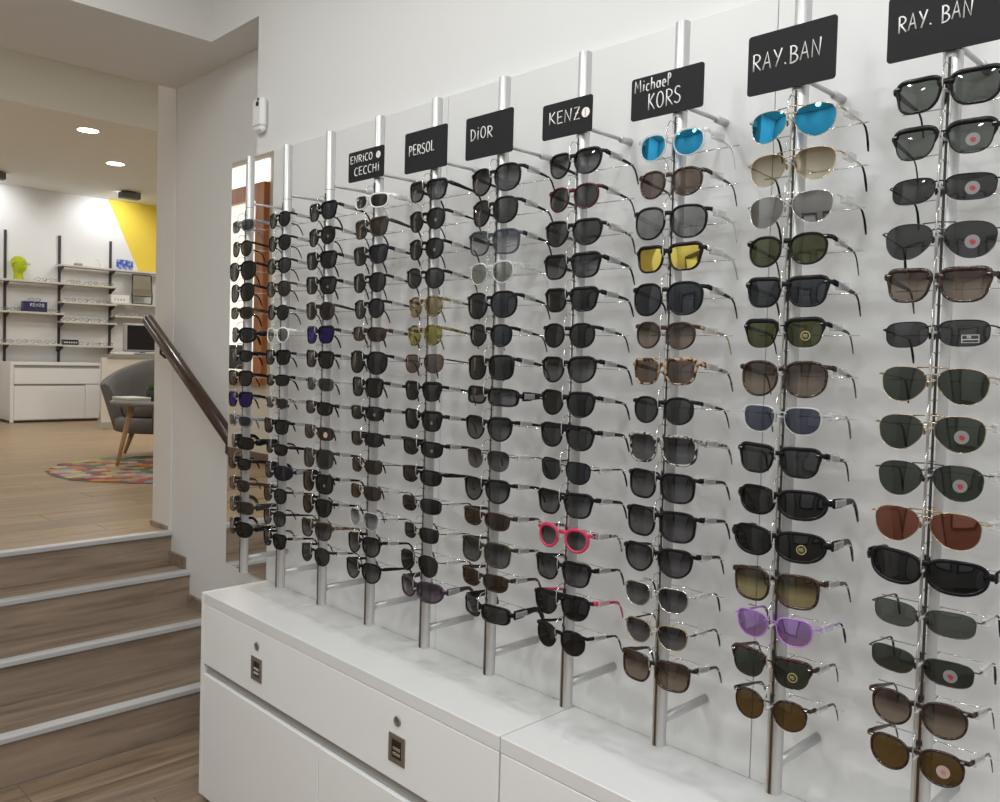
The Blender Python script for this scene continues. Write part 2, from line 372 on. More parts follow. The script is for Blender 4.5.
peg_m = MB().tube([(0, -.0135, -.0045), (0, -.036, -.0045)], .0022, 8).mesh('nose_peg', clearplastic('peg_clear', (.85, .85, .85), .1, .5))
bar_m = MB().tube([(-.089, .060, -.006), (.089, .060, -.006)], .0011, 6).tube([(0, .0130, -.006), (0, .060, -.006)], .0011, 6).mesh('crossbar', CHROME)
arm_m = MB().tube([(0, .0125, 0), (0, .125, 0)], .0042, 10).mesh('upper_arm', ALU)
col_m = MB().lathe([(.0075, 0), (.0075, -.034), (.0055, -.038), (.0042, -.038)], 16, axis=1).mesh('arm_collar', ALU)
low_m = MB().tube([(0, .0125, 0), (0, PW, 0)], .0095, 14, flat=.85).mesh('lower_arm', ALU)
POLE_AT = ['standing before the mirror', '', '', '', '', '', '', '', '', '']
for i in range(10):
    p = empty('display_pole', (i*S, 0, PZB))
    tag(p, 'slim aluminium sunglasses display pole, %s pole from the mirror' % ORD[i], 'display pole', 'sunglasses display poles')
    t = inst('tube', tube_m, p); inst('joint_ring', seam_m, t, (0, 0, 1.185))
    inst('slot_rail', slot_m, p); inst('slot_edge', rail_m, p)
    ua = inst('upper_arm', arm_m, p, (0, 0, 1.98-PZB)); inst('arm_collar', col_m, ua, (0, PW, 0))
    inst('lower_arm', low_m, p, (0, 0, .826-PZB))
    for r in range(15):
        z = Z0-r*PITCH-PZB
        inst('hook', hook_m, p, (0, 0, z)); inst('nose_peg', peg_m, p, (0, 0, z)); inst('crossbar', bar_m, p, (0, 0, z))

# ------------------------------------------------------------------ handwritten signs
def arc(cx, cy, rx, ry, a0, a1, n=12): return [(cx+rx*math.cos(math.radians(a0+(a1-a0)*k/n)), cy+ry*math.sin(math.radians(a0+(a1-a0)*k/n))) for k in range(n+1)]
GL = {  # strokes in a box about .7 wide, 1 high
 'R': (.72, [[(.08, 0), (.1, 1)], [(.02, .92)]+arc(.2, .74, .42, .25, 90, -90)+[(.12, .49)], [(.2, .5), (.68, 0)]]),
 'A': (.74, [[(.02, 0), (.36, 1), (.66, 0)], [(.12, .35), (.58, .38)]]),
 'Y': (.70, [[(.04, 1), (.34, .5)], [(.68, 1), (.22, -.02)]]),
 '.': (.34, [[(.12, .10), (.17, .04), (.13, .02)]]),
 'B': (.70, [[(.1, 0), (.1, 1)], [(.02, .97)]+arc(.2, .75, .36, .23, 90, -90)+[(.12, .52)], [(.12, .52)]+arc(.2, .26, .44, .26, 90, -90)+[(.04, 0)]]),
 'N': (.80, [[(.06, 0), (.1, 1), (.62, .02), (.7, 1.04)]]),
 'K': (.72, [[(.08, 0), (.1, 1)], [(.62, .98), (.12, .46)], [(.2, .52), (.68, 0)]]),
 'E': (.66, [[(.08, 0), (.08, 1)], [(.08, .98), (.58, 1)], [(.08, .5), (.5, .53)], [(.08, .01), (.6, .03)]]),
 'Z': (.72, [[(.08, .98), (.6, 1), (.08, .02), (.66, .04)], [(.2, .5), (.5, .54)]]),
 'O': (.80, [arc(.38, .5, .32, .48, 100, 460, 20)]),
 'D': (.76, [[(.1, 0), (.1, 1)], [(.02, .96)]+arc(.12, .49, .56, .48, 80, -85)+[(.04, .01)]]),
 'I': (.34, [[(.15, 0), (.17, .8)], [(.16, 1.0), (.19, 1.06)]]),
 'P': (.66, [[(.08, 0), (.1, 1)], [(.02, .95)]+arc(.18, .73, .4, .24, 90, -95)+[(.12, .5)]]),
 'S': (.64, [arc(.32, .76, .26, .23, 35, 250)+arc(.28, .25, .28, .25, 80, -150)]),
 'L': (.60, [[(.1, 1), (.08, .02), (.56, .05)]]),
 'C': (.66, [arc(.38, .5, .32, .5, 50, 305, 16)]),
 'H': (.74, [[(.08, 0), (.1, 1)], [(.62, 0), (.62, 1)], [(.08, .5), (.62, .54)]]),
 'M': (.86, [[(.06, 0), (.12, 1), (.38, .35), (.68, 1), (.74, 0)]]),
 'i': (.26, [[(.11, 0), (.12, .55)], [(.12, .78), (.15, .84)]]),
 'c': (.46, [arc(.25, .29, .2, .29, 50, 305)]),
 'h': (.54, [[(.06, 0), (.08, 1)], arc(.26, .32, .19, .25, 170, 0, 8)+[(.44, 0)]]),
 'a': (.54, [arc(.24, .28, .2, .28, 40, 400, 14), [(.44, .58), (.46, .0)]]),
 'e': (.50, [[(.06, .28), (.42, .34)]+arc(.24, .3, .19, .29, 10, 300, 12)]),
 'l': (.44, [[(.08, 0), (.10, 1)]+arc(.2, .78, .16, .2, 110, -80, 8)+[(.1, .56)]]),
 ' ': (.4, []),
}
def lettering(mb, text, x, z, h, sp=.14, wd=.0022, x1=None):
    """chalk strokes on the plane y=0, facing -y; x1 fits the word between x and x1"""
    hx = h if x1 is None else (x1-x)/(sum(GL[c][0]+sp for c in text)-sp)
    for ch in text:
        adv, strokes = GL[ch]
        jz = random.uniform(-.05, .05)*h
        for s in strokes:
            pts = [Vector((x+px_*hx, -.0004, z+jz+pz*h)) for px_, pz in s]
            if len(pts) < 2: continue
            mb.tube(pts, wd/2, 6, up=(0, 1, 0), flat=1)
        x += (adv+sp)*hx
    return x
def signthing(i, x0, x1, z0, z1, words, dots, lbl):
    s = empty('name_sign', (i*S+x0, -.0185, z0)); tag(s, lbl, 'sign', 'black signs on the display poles')
    W, H = x1-x0, z1-z0
    poly = []
    for (cx, cz, a0) in ((W-.005, H-.005, 0), (.005, H-.005, 90), (.005, .005, 180), (W-.005, .005, 270)):
        poly += [(cx+.005*math.cos(math.radians(a0+q*30)), cz+.005*math.sin(math.radians(a0+q*30))) for q in range(4)]
    MB().prism(poly, 0, .003, 1).build('board', SIGN, s)
    MB().box(-x0-.006, -x0+.006, .003, .0052, .01, H-.01).build('clip', STEEL, s)
    mb = MB()
    for (t, fx, fx1, fz, fh) in words: lettering(mb, t, fx*W, fz*H, fh*H, .14, .0024, fx1*W)
    mb.build('lettering', CHALK, s)
    for (fx, fz, r) in dots:
        d_ = MB().lathe([(r, 0), (r, -.0012)], 24, (fx*W, 0, fz*H), axis=1).build('round_sticker', mat('sticker_white', (.86, .84, .82), .5), s)
        MB().box(fx*W-.0016, fx*W+.0012, -.0016, -.0012, fz*H-r*.75, fz*H+r*.75).build('sticker_stripe', mat('sticker_pink', (.55, .38, .38), .5), d_)
signthing(3, -.114, .042, 1.967, 2.047, [('ENRICO', .06, .70, .62, .24), ('CECCHI', .18, .90, .20, .26)], [(.86, .72, .009)], 'black sign with two handwritten words, top one ending in a round sticker')
signthing(4, -.100, .058, 1.957, 2.057, [('PERSOL', .11, .72, .42, .25)], [], 'black sign with one six-letter handwritten word in small letters')
signthing(5, -.105, .046, 1.957, 2.053, [('DIOR', .11, .59, .44, .27)], [], 'black sign with a short four-letter handwritten word')
signthing(6, -.096, .036, 1.963, 2.036, [('KENZ', .14, .78, .40, .34)], [(.885, .53, .0100)], 'black sign whose single word ends in a round sticker')
signthing(7, -.098, .058, 1.962, 2.041, [('Michael', .05, .57, .66, .28), ('KORS', .25, .71, .20, .38)], [], 'black sign with two handwritten words, the upper one in small letters')
signthing(8, -.086, .065, 1.960, 2.060, [('RAY.BAN', .06, .85, .40, .28)], [], 'black sign with two words split by a dot, ninth pole from the mirror')
signthing(9, -.087, .066, 1.963, 2.060, [('RAY. BAN', .10, .76, .43, .25)], [], 'black sign with two words split by a dot, tenth pole from the mirror')

# ------------------------------------------------------------------ sunglasses
mat('f_blk', (.006, .006, .007), .22, spec=.22); mat('f_brn', (.04, .021, .014), .2, spec=.3); mat('f_red', (.06, .006, .012), .2, spec=.3)
mat('f_wht', (.80, .80, .78), .25); mat('f_navy', (.007, .008, .022), .2, spec=.3); mat('f_gold', (.50, .41, .27), .25, 1); mat('f_silver', (.72, .72, .72), .18, 1)
mat('f_gun', (.10, .10, .105), .25, .9); mat('f_bmet', (.012, .012, .013), .3, .2, spec=.25); mat('f_crim', (.55, .035, .10), .3); mat('f_olive', (.035, .032, .02), .25, spec=.3)
mat('f_vio', (.42, .18, .60), .2); mat('f_plum', (.035, .02, .035), .15); mat('f_grey', (.20, .22, .25), .2)
mottled('f_tort', (.008, .006, .005), (.045, .019, .009)); mottled('f_hav', (.03, .016, .01), (.42, .28, .17), 110); mottled('f_hgr', (.015, .015, .015), (.38, .37, .35), 140)
mottled('f_otort', (.05, .035, .012), (.26, .19, .06), 110)
clearplastic('f_clr', (.9, .92, .92), .1, .35, (.82, .84, .84)); clearplastic('f_bluclr', (.40, .44, .48), .1, .5, (.09, .105, .125))
lensmat('l_gry', (.055, .058, .06)); lensmat('l_dgr', (.012, .013, .015)); lensmat('l_grad', (.018, .018, .021), (.17, .17, .18)); lensmat('l_brn', (.13, .075, .022))
lensmat('l_dbrn', (.045, .026, .014)); lensmat('l_bgrad', (.055, .032, .022), (.30, .24, .19)); lensmat('l_grn', (.045, .055, .042)); lensmat('l_g2', (.13, .145, .13))
lensmat('l_oliv', (.075, .085, .022)); lensmat('l_blum', (.01, .03, .05), refl=(.04, .36, .66), rfac=.80); lensmat('l_goldm', (.06, .05, .01), refl=(.80, .66, .16), rfac=.8)
lensmat('l_silm', (.10, .10, .10), refl=(.5, .5, .5), rfac=.32); lensmat('l_tan', (.17, .12, .06), (.66, .60, .46), grad=(.1, .9)); lensmat('l_blug', (.09, .10, .15)); lensmat('l_dblu', (.025, .032, .045))
lensmat('l_red', (.10, .035, .02), refl=(.9, .4, .3), rfac=.12); lensmat('l_vio', (.35, .26, .5), refl=(.65, .40, .95), rfac=.4); lensmat('l_yel', (.42, .38, .09)); lensmat('l_pyel', (.36, .29, .15))
lensmat('l_lgr', (.28, .29, .29)); lensmat('l_lggrad', (.12, .13, .15), (.55, .55, .57)); lensmat('l_ybg', (.06, .045, .02), (.48, .40, .20)); lensmat('l_bluv', (.025, .02, .12), refl=(.3, .25, .9), rfac=.1)
lensmat('l_brg', (.17, .125, .10)); lensmat('l_plum', (.04, .03, .045), (.2, .16, .2)); lensmat('l_pgg', (.33, .35, .30))

SH = {  # a, b, e, taper, droop, cat, nose, dx, zc, rim, rimtop, depth, curv, style, temple height, roundness of the lower half
 'W': (.0260, .0192, 4.3, .12, .0, .13, .16, .0348, -.0072, .0032, .0060, .0042, 2.0, 'ac', .0046, .72),
 'R': (.0248, .0208, 2.5, .05, .0, .05, .10, .0337, -.0085, .0027, .0040, .0038, 1.9, 'ac', .0036, .85),
 'O': (.0290, .0248, 2.7, .06, .0, .06, .16, .0365, -.0105, .0030, .0042, .0040, 2.2, 'ac', .0042, .85),
 'S': (.0285, .0222, 3.6, .05, .0, .05, .18, .0365, -.0100, .0034, .0046, .0042, 2.3, 'ac', .0046, .85),
 'K': (.0272, .0210, 2.9, .12, .0, .20, .18, .0352, -.0090, .0030, .0052, .0040, 2.0, 'ac', .0044, .75),
 'N': (.0275, .0148, 3.4, .06, .0, .05, .12, .0350, -.0055, .0030, .0040, .0040, 2.4, 'ac', .0050, .8),
 'F': (.0262, .0195, 3.4, .12, .0, .05, .16, .0345, -.0085, .0028, .0058, .0042, 1.8, 'flat', .0046, .72),
 'P': (.0315, .0188, 2.9, .06, -.05, .06, .14, .0378, -.0070, .0046, .0050, .0048, 3.6, 'wrap', .0078, .85),
 'Q': (.0310, .0150, 4.5, .03, .0, .0, .10, .0375, -.0055, .0042, .0048, .0050, 3.8, 'wrap', .0100, 1.0),
 'A': (.0280, .0226, 2.5, .14, .10, .0, .24, .0352, -.0105, .0007, .0010, .0013, 1.9, 'avi', .0011, .86),
 'T': (.0285, .0165, 3.3, .05, .03, .0, .14, .0350, -.0065, .0009, .0012, .0016, 2.6, 'met', .0016, .85),
 'C': (.0250, .0192, 3.8, .14, .0, .12, .14, .0342, -.0080, .0009, .0068, .0040, 1.9, 'club', .0038, .75),
 'D': (.0243, .0212, 2.3, .03, .0, .05, .06, .0337, -.0090, .0009, .0044, .0036, 1.9, 'club', .0034, .9),
 'M': (.0260, .0200, 3.1, .09, .0, .08, .16, .0346, -.0085, .0013, .0022, .0022, 1.9, 'met', .0022, .75),
 'X': (.0212, .0182, 2.35, .05, .0, .05, .08, .0337, -.0078, .0052, .0066, .0050, 1.9, 'ac', .0050, .85),
 'B': (.0290, .0215, 2.9, .10, .0, .08, .16, .0355, -.0095, 0, 0, .0016, 2.0, 'rimless', .0014, .85),
}
NS = 36
def outline(P):
    a, b, e, tp, dr, ct, ns = P[:7]; out = []
    for k in range(NS):
        t = 2*math.pi*k/NS; c, s = math.cos(t), math.sin(t)
        e_ = e if s >= 0 else max(2.05, e*P[15]); x = a*math.copysign(abs(c)**(2/e_), c); z = b*math.copysign(abs(s)**(2/e_), s)
        x *= 1+tp*z/b
        if z < 0: x += dr*a*(-z/b)
        if x > 0 and z > 0: z += ct*b*(x/a)**2*(z/b)
        if x < 0 and z < 0: x += ns*a*(x/a)**2*(z/b)**2
        out.append((x, z))
    return out
def normals(pts):
    n = len(pts); r = []
    for k in range(n):
        p, q = pts[k-1], pts[(k+1) % n]; tx, tz = q[0]-p[0], q[1]-p[1]; l = math.hypot(tx, tz) or 1; r.append((tz/l, -tx/l))
    return r
CACHE = {}
def gmesh(code):
    if code in CACHE: return CACHE[code]
    P = SH[code]; a, b = P[0], P[1]; dx, zc, rim, rtop, dep, cv, sty, th = P[7:15]
    o = outline(P); nn = normals(o)
    cy = lambda x: cv*x*x
    fr = MB()
    for sg in (1, -1):
        if rim <= 0: continue
        base = len(fr.v); loops = 6
        for k in range(NS):
            x, z = o[k]; nx, nz = nn[k]; up = max(0, z/b)**.8
            wd = rim+(rtop-rim)*up
            ins = min(.0006, wd*.4)
            for (ow, oy) in ((-ins, .15), (0, -.45), (wd*.75, -.5), (wd, -.1), (wd*.9, .5), (0, .5)):
                X = (x+nx*ow+dx); fr.v.append((sg*X, cy(X)+oy*dep, zc+z+nz*ow))
        for k in range(NS):
            k2 = (k+1) % NS
            for l in range(loops): l2 = (l+1) % loops; fr.quad(base+k*loops+l, base+k2*loops+l, base+k2*loops+l2, base+k*loops+l2, smooth=True)
    xi = dx-a  # inner edge of the lens at mid height
    zt = zc+b*{'avi': .55, 'wrap': .35, 'met': .5, 'rimless': .5}.get(sty, .76)
    # bridge
    pts = []
    if sty in ('ac', 'flat', 'wrap', 'club'):
        hb = {'ac': .0056, 'flat': .0055, 'wrap': .0058, 'club': .0018}[sty]
        for k in range(9):
            x = -(xi+.0015)+(2*(xi+.0015))*k/8; q = x/(xi+.0015); pts.append((x, -.0008, .0042+.0016*(1-q*q)))
        fr.tube(pts, hb*.72, 8, flat=.45)
        if sty == 'flat': fr.bevbox(-dx, dx, -.0021, .0021, zc+b*.80, zc+b+.0056, .001)
    else:
        for k in range(9):
            x = -(xi+.003)+(2*(xi+.003))*k/8; q = x/(xi+.003); pts.append((x, -.0014, .0020+.0022*(1-q*q)))
        fr.tube(pts, .0011, 6)
        if sty == 'avi': fr.tube([(-(xi+.012), cy(.02)-.001, zc+b*.985), (0, -.0018, zc+b*1.04), (xi+.012, cy(.02)-.001, zc+b*.985)], .0009, 6)
        for sg in (1, -1): fr.tube([(sg*(xi+.002), .001, -.004), (sg*(xi-.001), .006, -.008)], .0006, 5).tube([(sg*(xi-.0005), .006, -.004), (sg*(xi-.0005), .0066, -.0085), (sg*(xi-.0002), .006, -.013)], [.0012, .0024, .0012], 6, flat=.4)
    # end pieces
    xe = dx+max(q[0] for q in o if q[1] > 0); hx = xe+max(rim, .001)+.0045
    ye = cy(hx)
    eh = {'ac': .0058, 'flat': .006, 'wrap': .0085, 'club': .0055}.get(sty, .0016)
    for sg in (1, -1):
        fr.tube([(sg*(xe-.003), cy(xe)-.0004, zt+.001), (sg*(xe+.002), cy(xe), zt+.001), (sg*hx, ye+.0012, zt), (sg*(hx+.0004), ye+.005, zt)], eh*.62, 8, flat=.42 if sty in ('ac', 'flat', 'wrap', 'club') else 1)
    # lens: domed sheet
    ln = []
    for sg in (1, -1):
        m = MB(); R_ = 5
        m.v.append((sg*dx, cy(dx)-.0012, zc))
        for r in range(1, R_+1):
            f = r/R_
            for k in range(NS):
                X = dx+o[k][0]*f; m.v.append((sg*X, cy(X)-.0012*(1-f*f), zc+o[k][1]*f))
        for k in range(NS): m.f.append((0, 1+k, 1+(k+1) % NS)); m.sm.append(True)
        for r in range(R_-1):
            for k in range(NS): k2 = (k+1) % NS; m.quad(1+r*NS+k, 1+r*NS+k2, 1+(r+1)*NS+k2, 1+(r+1)*NS+k, smooth=True)
        ln.append(m.mesh('lens', MATS['l_gry']))
    # temples rest on the crossbar (crossbar top at z=-.005, y=.090 from the front)
    tm = []; tips = []
    met = sty in ('avi', 'met', 'rimless')
    for sg in (1, -1):
        x0 = sg*(hx+.0002); m = MB()
        zb = -.0045+th*.55
        pts = [(x0, ye+.004, zt), (x0, ye+.03, zt+(zb-zt)*.30), (x0*.99, .06, zt+(zb-zt)*.62), (x0*.975, .091, zb)]
        if met:
            m.tube(pts+[(x0*.97, .100, zb-.001)], .0012 if th < .002 else .0017, 6); t2 = MB()
            t2.tube([(x0*.97, .098, zb-.0008), (x0*.967, .106, zb-.004), (x0*.965, .114, zb-.013), (x0*.963, .120, zb-.026), (x0*.962, .123, zb-.036)], [.0013, .0019, .0022, .0024, .0016], 8, flat=.75)
            tips.append(t2.mesh('temple_tip', MATS['f_blk']))
        else:
            hh = th
            rr = [hh*1.05, hh, hh*.85, hh*.62]
            pts += [(x0*.97, .101, zb-.002), (x0*.967, .110, zb-.009), (x0*.965, .117, zb-.020), (x0*.963, .123, zb-.034)]
            rr += [hh*.58, hh*.58, hh*.62, hh*.45]
            m.tube(pts, rr, 8, flat=.42 if hh < .006 else .3)
        tm.append(m.mesh('temple', MATS['f_blk']))
    y0 = .034
    zz = zt+(-.0045+th*.55-zt)*.36
    tg = MB().bevbox(hx-.0046, hx+.0042, y0-.006, y0+.030, zz-.0062, zz+.0056, .0015).mesh('security_tag', MATS['f_clr'])
    rv = [MB().bevbox(sg*(xe+.0005)-.0022, sg*(xe+.0005)+.0022, cy(xe)-.0036-(.0012 if eh > .003 else 0), cy(xe), zt+.0004, zt+.0020, .0003).mesh('rivet', MATS['f_silver']) for sg in (1, -1)]
    CACHE[code] = (fr.mesh('frame', MATS['f_blk']), ln, tm, tips, tg, (dx, zc, a, b, cv), rv)
    return CACHE[code]
clearplastic('tag_clear', (.92, .92, .92), .1, .36, (.84, .84, .83))
STK = {'red': ((.22, .22, .22), (.36, .03, .04)), 'pale': ((.42, .33, .30), (.42, .2, .18)), 'gold': ((.03, .03, .025), (.5, .42, .16)), 'lab': ((.03, .03, .03), (.55, .55, .55)), 'peach': ((.50, .34, .27), (.4, .25, .2)), 'wh': ((.13, .13, .125), (.1, .1, .1))}
def sticker(kind, lens, g):
    dx, zc, a, b, cv = g; c1, c2 = STK[kind]
    m1 = mat('sticker_'+kind+'_ground', c1, .5); m2 = mat('sticker_'+kind+'_mark', c2, .5)
    fx, fz = (.30, -.45) if kind == 'lab' else (.12, -.12)
    x, z = dx+a*fx, zc+b*fz; y = cv*x*x-.0016
    def put(o):
        o.location = (x, y, z); o.rotation_euler = (0, 0, math.atan(2*cv*x)); return o
    if kind == 'lab':
        s = put(MB().box(-.0100, .0100, -.0002, 0, -.0052, .0052).build('lens_sticker', m2, lens))
        MB().box(-.0092, .0092, -.0004, -.0002, -.0002, .0045).box(-.0092, .0092, -.0004, -.0002, -.0045, -.0014).build('sticker_ground', m1, s)
        q = MB(); lettering2(q, 'RB', -.004, -.0006, .0004, .0034); q.build('sticker_mark', m2, s)
        return
    r = {'red': .0085, 'pale': .0085, 'gold': .0072, 'peach': .0075, 'wh': .0040}[kind]
    s = put(MB().lathe([(r, .0002), (r, 0)], 24, axis=1).build('lens_sticker', m2 if kind == 'gold' else m1, lens))
    if kind == 'gold':
        MB().lathe([(r*.84, 0), (r*.84, -.0002)], 24, axis=1).build('sticker_disc', m1, s)
        q = MB(); lettering2(q, 'RB', -.0036, -.0006, -.0022, .0045); q.build('sticker_mark', m2, s)
    elif kind in ('red', 'pale'):
        MB().prism([(-.0036, .0006), (-.001, .0028), (.0022, .0022), (.0042, -.0005), (.0022, -.0042), (-.0012, -.0036)], -.0003, 0, 1).build('sticker_mark', m2, s)
def lettering2(mb, text, x, y, z, h):
    for ch in text:
        adv, strokes = GL[ch]
        for s_ in strokes:
            pts = [Vector((x+p*h, y, z+q*h)) for p, q in s_]
            if len(pts) > 1: mb.tube(pts, .0004, 4, up=(0, 1, 0))
        x += adv*h*1.05
FW = {'blk': 'black', 'brn': 'dark brown', 'red': 'burgundy', 'wht': 'white-rimmed', 'navy': 'navy blue', 'gold': 'gold-rimmed', 'silver': 'silver-rimmed', 'gun': 'gunmetal', 'bmet': 'black metal', 'crim': 'bright crimson',
      'olive': 'olive', 'vio': 'violet', 'plum': 'plum black', 'grey': 'grey', 'tort': 'dark tortoiseshell', 'hav': 'mottled brown', 'hgr': 'mottled grey', 'otort': 'olive tortoiseshell', 'clr': 'clear', 'bluclr': 'smoky blue'}
SW = {'W': 'square', 'R': 'round', 'X': 'thick round', 'O': 'oversized round', 'S': 'large square', 'K': 'cat-eye', 'N': 'narrow', 'F': 'flat-top', 'P': 'wraparound', 'Q': 'narrow wraparound', 'A': 'teardrop', 'T': 'rectangular', 'C': 'browline', 'D': 'round browline', 'M': 'thin-rimmed', 'B': 'rimless'}
LW = {'gry': 'grey', 'dgr': 'dark', 'grad': 'graded grey', 'brn': 'amber brown', 'dbrn': 'dark brown', 'bgrad': 'graded brown', 'grn': 'dark green', 'g2': 'grey-green', 'oliv': 'olive green', 'blum': 'blue mirrored', 'goldm': 'gold mirrored',
      'silm': 'silvery', 'tan': 'graded tan', 'blug': 'blue-grey', 'dblu': 'dark blue-grey', 'red': 'red-brown', 'vio': 'violet', 'yel': 'yellow', 'pyel': 'pale yellow', 'lgr': 'light grey', 'lggrad': 'pale graded', 'ybg': 'yellow-brown graded', 'bluv': 'blue-violet',
      'brg': 'grey-brown', 'plum': 'graded plum', 'pgg': 'pale green-grey'}
# shape, frame, lens [, sticker [, temple colour [, width scale]]]
POLES = [
 'N grey gry|R blk dbrn|O blk dgr|O blk dgr|N olive dgr|P blk dblu|N blk dgr|W blk gry|W blk bluv|N grey gry|Q blk dgr|N blk dgr|N brn dbrn|Q olive gry|P blk dgr',
 'R blk dgr|R blk dgr|R blk gry|R brn gry|R blk dgr|R wht lgr|W blk dgr|N blk dgr|N hgr gry|W blk dgr|N blk dgr|P navy dgr|R blk gry|R blk grad|W blk dgr',
 'W blk dblu|R blk dgr wh|W blk dgr|W blk dgr wh|R brn dgr|W blk bluv|W blk dgr|T grey gry|N blk dgr|T gun dbrn peach|S olive gry|S blk dgr wh|K blk dgr|W brn grad - otort|R bmet gry',
 'N wht dgr|W olive dbrn|W navy dgr|R blk dgr|R blk dblu|N brn dbrn|O blk dgr|W blk dgr|N bmet dgr wh|N bmet dgr|T brn dbrn|T brn dbrn|M clr lggrad - blk|K blk grad|K blk grad',
 'W blk grad|R blk dgr wh|R blk dgr wh|R blk gry|R otort pyel|R otort yel|M red brg|C blk dgr|W blk dgr wh|N blk dgr wh|N blk dgr|T bmet dgr|T bmet dgr|A bmet dgr|P plum plum',
 'O blk grad|O blk gry|S bluclr lggrad - blk|R clr pgg - clr|O blk dblu|R blk dblu|S blk dgr|Q blk grad|K blk grad|B gun grad|K blk grad|N brn dbrn|S olive grad|N tort dbrn|Q blk gry',
 'K blk grad|R red gry - blk|K blk gry - hgr|W blk grad|W blk dgr|R blk dgr|K blk grad|K blk dgr|F blk gry|M blk dblu|W blk grad|X crim grad - hgr|W blk grad|F blk dgr - crim|R blk dgr',
 'R clr blum - clr|R tort brg|O blk lgr - clr|W blk goldm - silver|O blk dblu|R brn bgrad - gold|W hav brg|R blk gry|S hgr grad|S blk grad|S blk grad|K blk grad|M silver grad|M gold grad - brn|S tort bgrad',
 'A gold blum|A gold tan|A silver silm|R blk oliv|W blk dblu|C blk oliv gold|O tort bgrad|M clr blug - clr|W blk gry|P blk dgr|P blk dgr gold|S tort ybg|M vio vio|C tort grn gold|D tort brn',
 'W blk g2|C blk g2 red|T bmet gry red|A gun gry red|W tort bgrad|T bmet gry lab|A gold grn|A gold grn red|A gun grn red|A gold red|P blk dgr|T gun g2|T gun grn red|R tort bgrad|R tort brn pale',
]
rg = random.Random(11)
for i, line in enumerate(POLES):
    for r, spec in enumerate(line.split('|')):
        q = spec.split(); code, fc, lc = q[:3]; stk = q[3] if len(q) > 3 and q[3] != '-' else None; tcol = q[4] if len(q) > 4 else None
        fme, lme, tme, tips, tgm, g, rvm = gmesh(code)
        fm, lm = MATS['f_'+fc], MATS['l_'+lc]
        e = empty('sunglasses', (i*S+rg.uniform(-.0015, .0015), -.0305, Z0-r*PITCH+rg.uniform(-.0008, .0008)))
        e.rotation_euler = (rg.uniform(-.035, .02), rg.uniform(-.03, .03), rg.uniform(-.06, .06))
        sc = {'A': 1.04, 'O': 1.0, 'S': 1.0}.get(code, 1.0)*rg.uniform(1.055, 1.10)*(.92 if i in (1,) else 1)
        e.scale = (sc, 1, sc)
        tag(e, '%s %s sunglasses, %s lenses, %s from top, %s pole from the mirror' % (FW[fc], SW[code], LW[lc], ORD[r] if r < 14 else 'fifteenth', ORD[i]), 'sunglasses', 'sunglasses on the display poles')
        f = inst('frame', fme, e, m=fm)
        if i >= 8 and code in 'WCRD':
            for k in (0, 1): inst('rivet', rvm[k], f)
        for k in (0, 1):
            l = inst('lens', lme[k], e, m=lm)
            if stk and k == 0: sticker(stk, l, g)
            t = inst('temple', tme[k], e, m=MATS['f_'+tcol] if tcol else fm)
            if tips: inst('temple_tip', tips[k], t, m=MATS['f_blk'] if fc != 'clr' else MATS['f_grey'])
        if i > 0 and rg.random() < .72 or i > 4: inst('security_tag', tgm, e, m=MATS['tag_clear'])

# ------------------------------------------------------------------ upper room furniture
YELG = clearplastic('yellow_glass', (.80, .86, .12), .1, .55, (.62, .70, .03))
RAILB = mat('upright_dark', (.035, .032, .04), .4)
SHELFM = mat('shelf_cream', (.62, .58, .50), .5)
XS = -8.0   # shelf front
def upright(y, z0, z1, lbl):
    o = empty('shelf_upright', (XB, y, z0)); tag(o, lbl, 'upright', 'dark uprights on the far wall')
    MB().box(0, .022, -.013, .013, 0, z1-z0).build('rail', RAILB, o)
    for k in range(int((z1-z0)/.10)): MB().box(.0219, .0226, -.003, .003, .05+k*.1, .075+k*.1).build('slot', BPLASTIC, o)
upright(1.372, 1.29, 2.81, 'dark slotted upright on the far wall behind the glass head')
upright(1.95, 1.29, 2.81, 'dark slotted upright between the two long shelves')
upright(2.538, 1.40, 2.81, 'dark slotted upright beside the white box and monitor')
shelves = [(1.25, 2.555, 2.225, 'long cream shelf carrying the yellow glass head'), (1.90, 3.6, 2.44, 'highest cream shelf below the yellow wall field'),
 (1.25, 1.955, 1.868, 'cream shelf carrying the dark blue box'), (1.25, 1.93, 1.505, 'lowest cream shelf below the dark blue box'),
 (1.925, 2.555, 2.010, 'cream shelf just under the long glass head shelf'), (1.925, 2.555, 1.780, 'cream shelf midway above the small black box'),
 (1.935, 2.53, 1.500, 'cream shelf carrying the small black box'), (2.50, 3.6, 2.030, 'cream shelf carrying the white box and table mirror'), (2.535, 3.3, 1.876, 'short cream shelf above the monitor')]
SHO = {}
for k, (y0, y1, z, lbl) in enumerate(shelves):
    o = empty('wall_shelf', (XB, (y0+y1)/2, z)); tag(o, lbl, 'shelf', 'cream shelves on the far wall'); W = (y1-y0)/2
    MB().bevbox(.024, XS-XB, -W, W, 0, .022, .002).build('board', SHELFM, o)
    for yu in (1.372, 1.95, 2.538):
        yy = yu-(y0+y1)/2
        if -W-.03 < yy < W+.03:
            yb = max(-W+.008, min(W-.008, yy))
            MB().prism([(.022, 0), (.022, -.06), (.03, -.06), (.17, -.012), (.17, 0)], yb-.006, yb+.006, 1).build('bracket', RAILB, o)
    SHO[k] = z+.022
